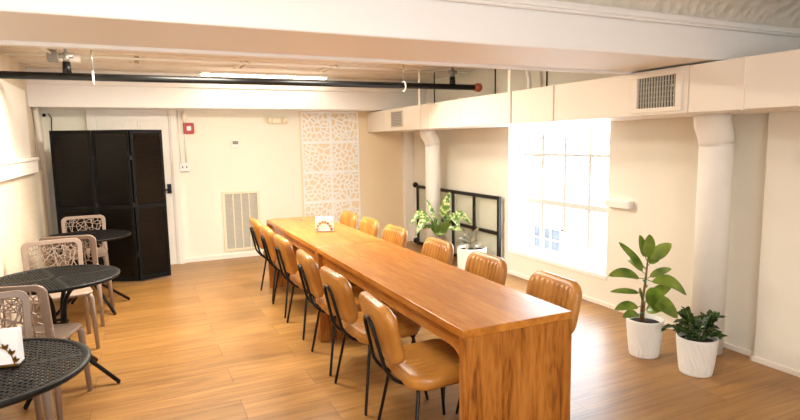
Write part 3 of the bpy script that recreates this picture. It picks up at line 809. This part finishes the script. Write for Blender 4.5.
# variegated plant behind the table
P3=Vector((3.33,6.05,0)); 
vp=empty('variegated_plant',P3,'variegated plant with big cream and green leaves behind the window-side chairs','potted plant')
pot(vp,.15,.12,.27,False)
SC3=4.943; pm3=84.
def p3(cx,cy,t=0):
    px=405+cx/SC3; py=180+cy/SC3
    return RV*((px-437.)/pm3)+Vector((0,0,.29+(247-py)/pm3))+TV*t
b=MB(); sm=MB()
VL=[((155,255),(92,92),.05,.05,.02,0),((160,250),(215,62),.10,.06,.0,0),((150,240),(8,232),.10,.12,.17,0),((150,245),(38,278),.10,.2,.17,0),((175,245),(262,255),.10,.2,.18,0),((180,235),(328,238),.11,.08,.14,0),((175,250),(225,150),.05,-.1,.0,0),((170,262),(290,264),.05,.1,.03,0),((150,262),(60,262),.05,-.05,.04,0),((165,262),(140,180),.05,-.06,0,0)]
for (bx,by),(tx,ty),w_,t,dr,_ in VL:
    B=p3(165,300); K=p3(bx,by,t*.2); T=p3(tx,ty,t); m=K.lerp(T,.3)+Vector((0,0,dr*.75)); 
    sm.tube(bez(B,K,m,6),.006,6)
    leaf_sheet(b,m,T,w_*1.15,(TV*.8+Vector((0,0,.6))),dr*.45,n=10,fold=.18)
for k in range(12):
    a=2*PI*k/12; B=p3(165,290)+Vector((.03*math.cos(a),.03*math.sin(a),0)); T=p3(165+60*math.cos(a),225-20*math.sin(a*2),.1*math.sin(a))
    leaf_sheet(b,B,T,.05,(TV+Vector((0,0,.3))),.01,mi=1,n=8,fold=.2)
sm.build('stem',M['greenstem'],vp); b.build('foliage',[M['dieff'],M['ficus']],vp)
# burgundy rubber plant in the round white pot
P4=Vector((3.50,5.55,0))
bp=empty('burgundy_rubber_plant',P4,'small dusky leaved rubber plant in a smooth white round pot by the black barrier','potted plant')
pot(bp,.175,.165,.30,False)
pm4=91.
def p4(cx,cy,t=0):
    px=405+cx/SC3; py=180+cy/SC3
    return RV*((px-474.)/pm4)+Vector((0,0,.29+(245-py)/pm4))+TV*t
b=MB(); sm=MB(); sm.tube([p4(338,325),p4(335,290),p4(332,265)],.007,6)
for (bx,by),(tx,ty),w_,t,dr in [((333,285),(378,204),.085,.04,0),((332,280),(322,225),.06,.05,0),((330,290),(268,262),.07,.08,.02),((332,295),(252,296),.085,.06,.02),((335,300),(300,322),.07,.16,.02),((338,298),(395,300),.06,.08,.02),((336,300),(350,322),.06,.16,.02),((332,280),(300,248),.06,-.08,.01),((334,290),(372,262),.05,-.08,0)]:
    B=p4(bx,by); T=p4(tx,ty,t); leaf_sheet(b,B,T,w_,(TV*.7+Vector((0,0,.7))),dr,n=8,fold=.2)
sm.build('stem',M['stem'],bp); b.build('foliage',M['burg'],bp)

# ------------------------------------------------------------------ light
W=bpy.data.worlds.new('sky'); bpy.context.scene.world=W; W.use_nodes=True
bg=W.node_tree.nodes['Background']; bg.inputs['Color'].default_value=(.82,.91,1,1); bg.inputs['Strength'].default_value=9.5
def area(name,loc,size,sy,watt,col,rot=(0,0,0)):
    l=bpy.data.lights.new(name,'AREA'); l.shape='RECTANGLE'; l.size=size; l.size_y=sy; l.energy=watt; l.color=col
    o=bpy.data.objects.new(name,l); C.objects.link(o); o.location=loc; o.rotation_euler=rot; return o
WARM=(1,.94,.80)
area('unseen_lamp',(.35,5.0,2.40),.8,.6,78,WARM)
area('unseen_lamp',(1.75,5.0,2.40),.5,.5,40,WARM)
area('unseen_lamp',(-.1,.6,2.40),.8,.8,26,(1,.97,.92))  # near bay: this and the next are unseen, added to light the front beam
area('unseen_lamp',(1.6,-1.4,2.40),.8,.8,12,(1,.98,.96))
area('unseen_lamp',(.5,-1.6,1.6),1.6,1.2,42,(.86,.93,1),(PI/2*1.18,0,0))  # unseen fill added behind the camera, stands in for daylight
pt=bpy.data.lights.new('window_portal','AREA'); pt.shape='RECTANGLE'; pt.size=1.5; pt.size_y=1.85; pt.cycles.is_portal=True
po=bpy.data.objects.new('window_portal',pt); C.objects.link(po); po.location=(4.12,(WY0+WY1)/2,1.2); po.rotation_euler=(0,PI/2,0)

# ------------------------------------------------------------------ camera
cam=bpy.data.cameras.new('camera'); co=bpy.data.objects.new('camera',cam); C.objects.link(co)
f,yaw,pitch,roll,h=559.71,0.43430113,0.12106123,-0.01672559,1.55
cy,sy=math.cos(yaw),math.sin(yaw)
fw=Vector((sy*math.cos(pitch),cy*math.cos(pitch),-math.sin(pitch))); r0=Vector((cy,-sy,0)); u0=r0.cross(fw)
r_=math.cos(roll)*r0+math.sin(roll)*u0; u_=-math.sin(roll)*r0+math.cos(roll)*u0
Mx=Matrix((( r_.x,u_.x,-fw.x,0),(r_.y,u_.y,-fw.y,0),(r_.z,u_.z,-fw.z,h),(0,0,0,1)))
co.matrix_world=Mx
cam.sensor_width=36; cam.lens=f*36/800; cam.clip_start=.05
bpy.context.scene.camera=co
vs=bpy.context.scene.view_settings
vs.view_transform='Standard'; vs.look='None'; vs.gamma=1; vs.use_curve_mapping=False; vs.exposure=0.7
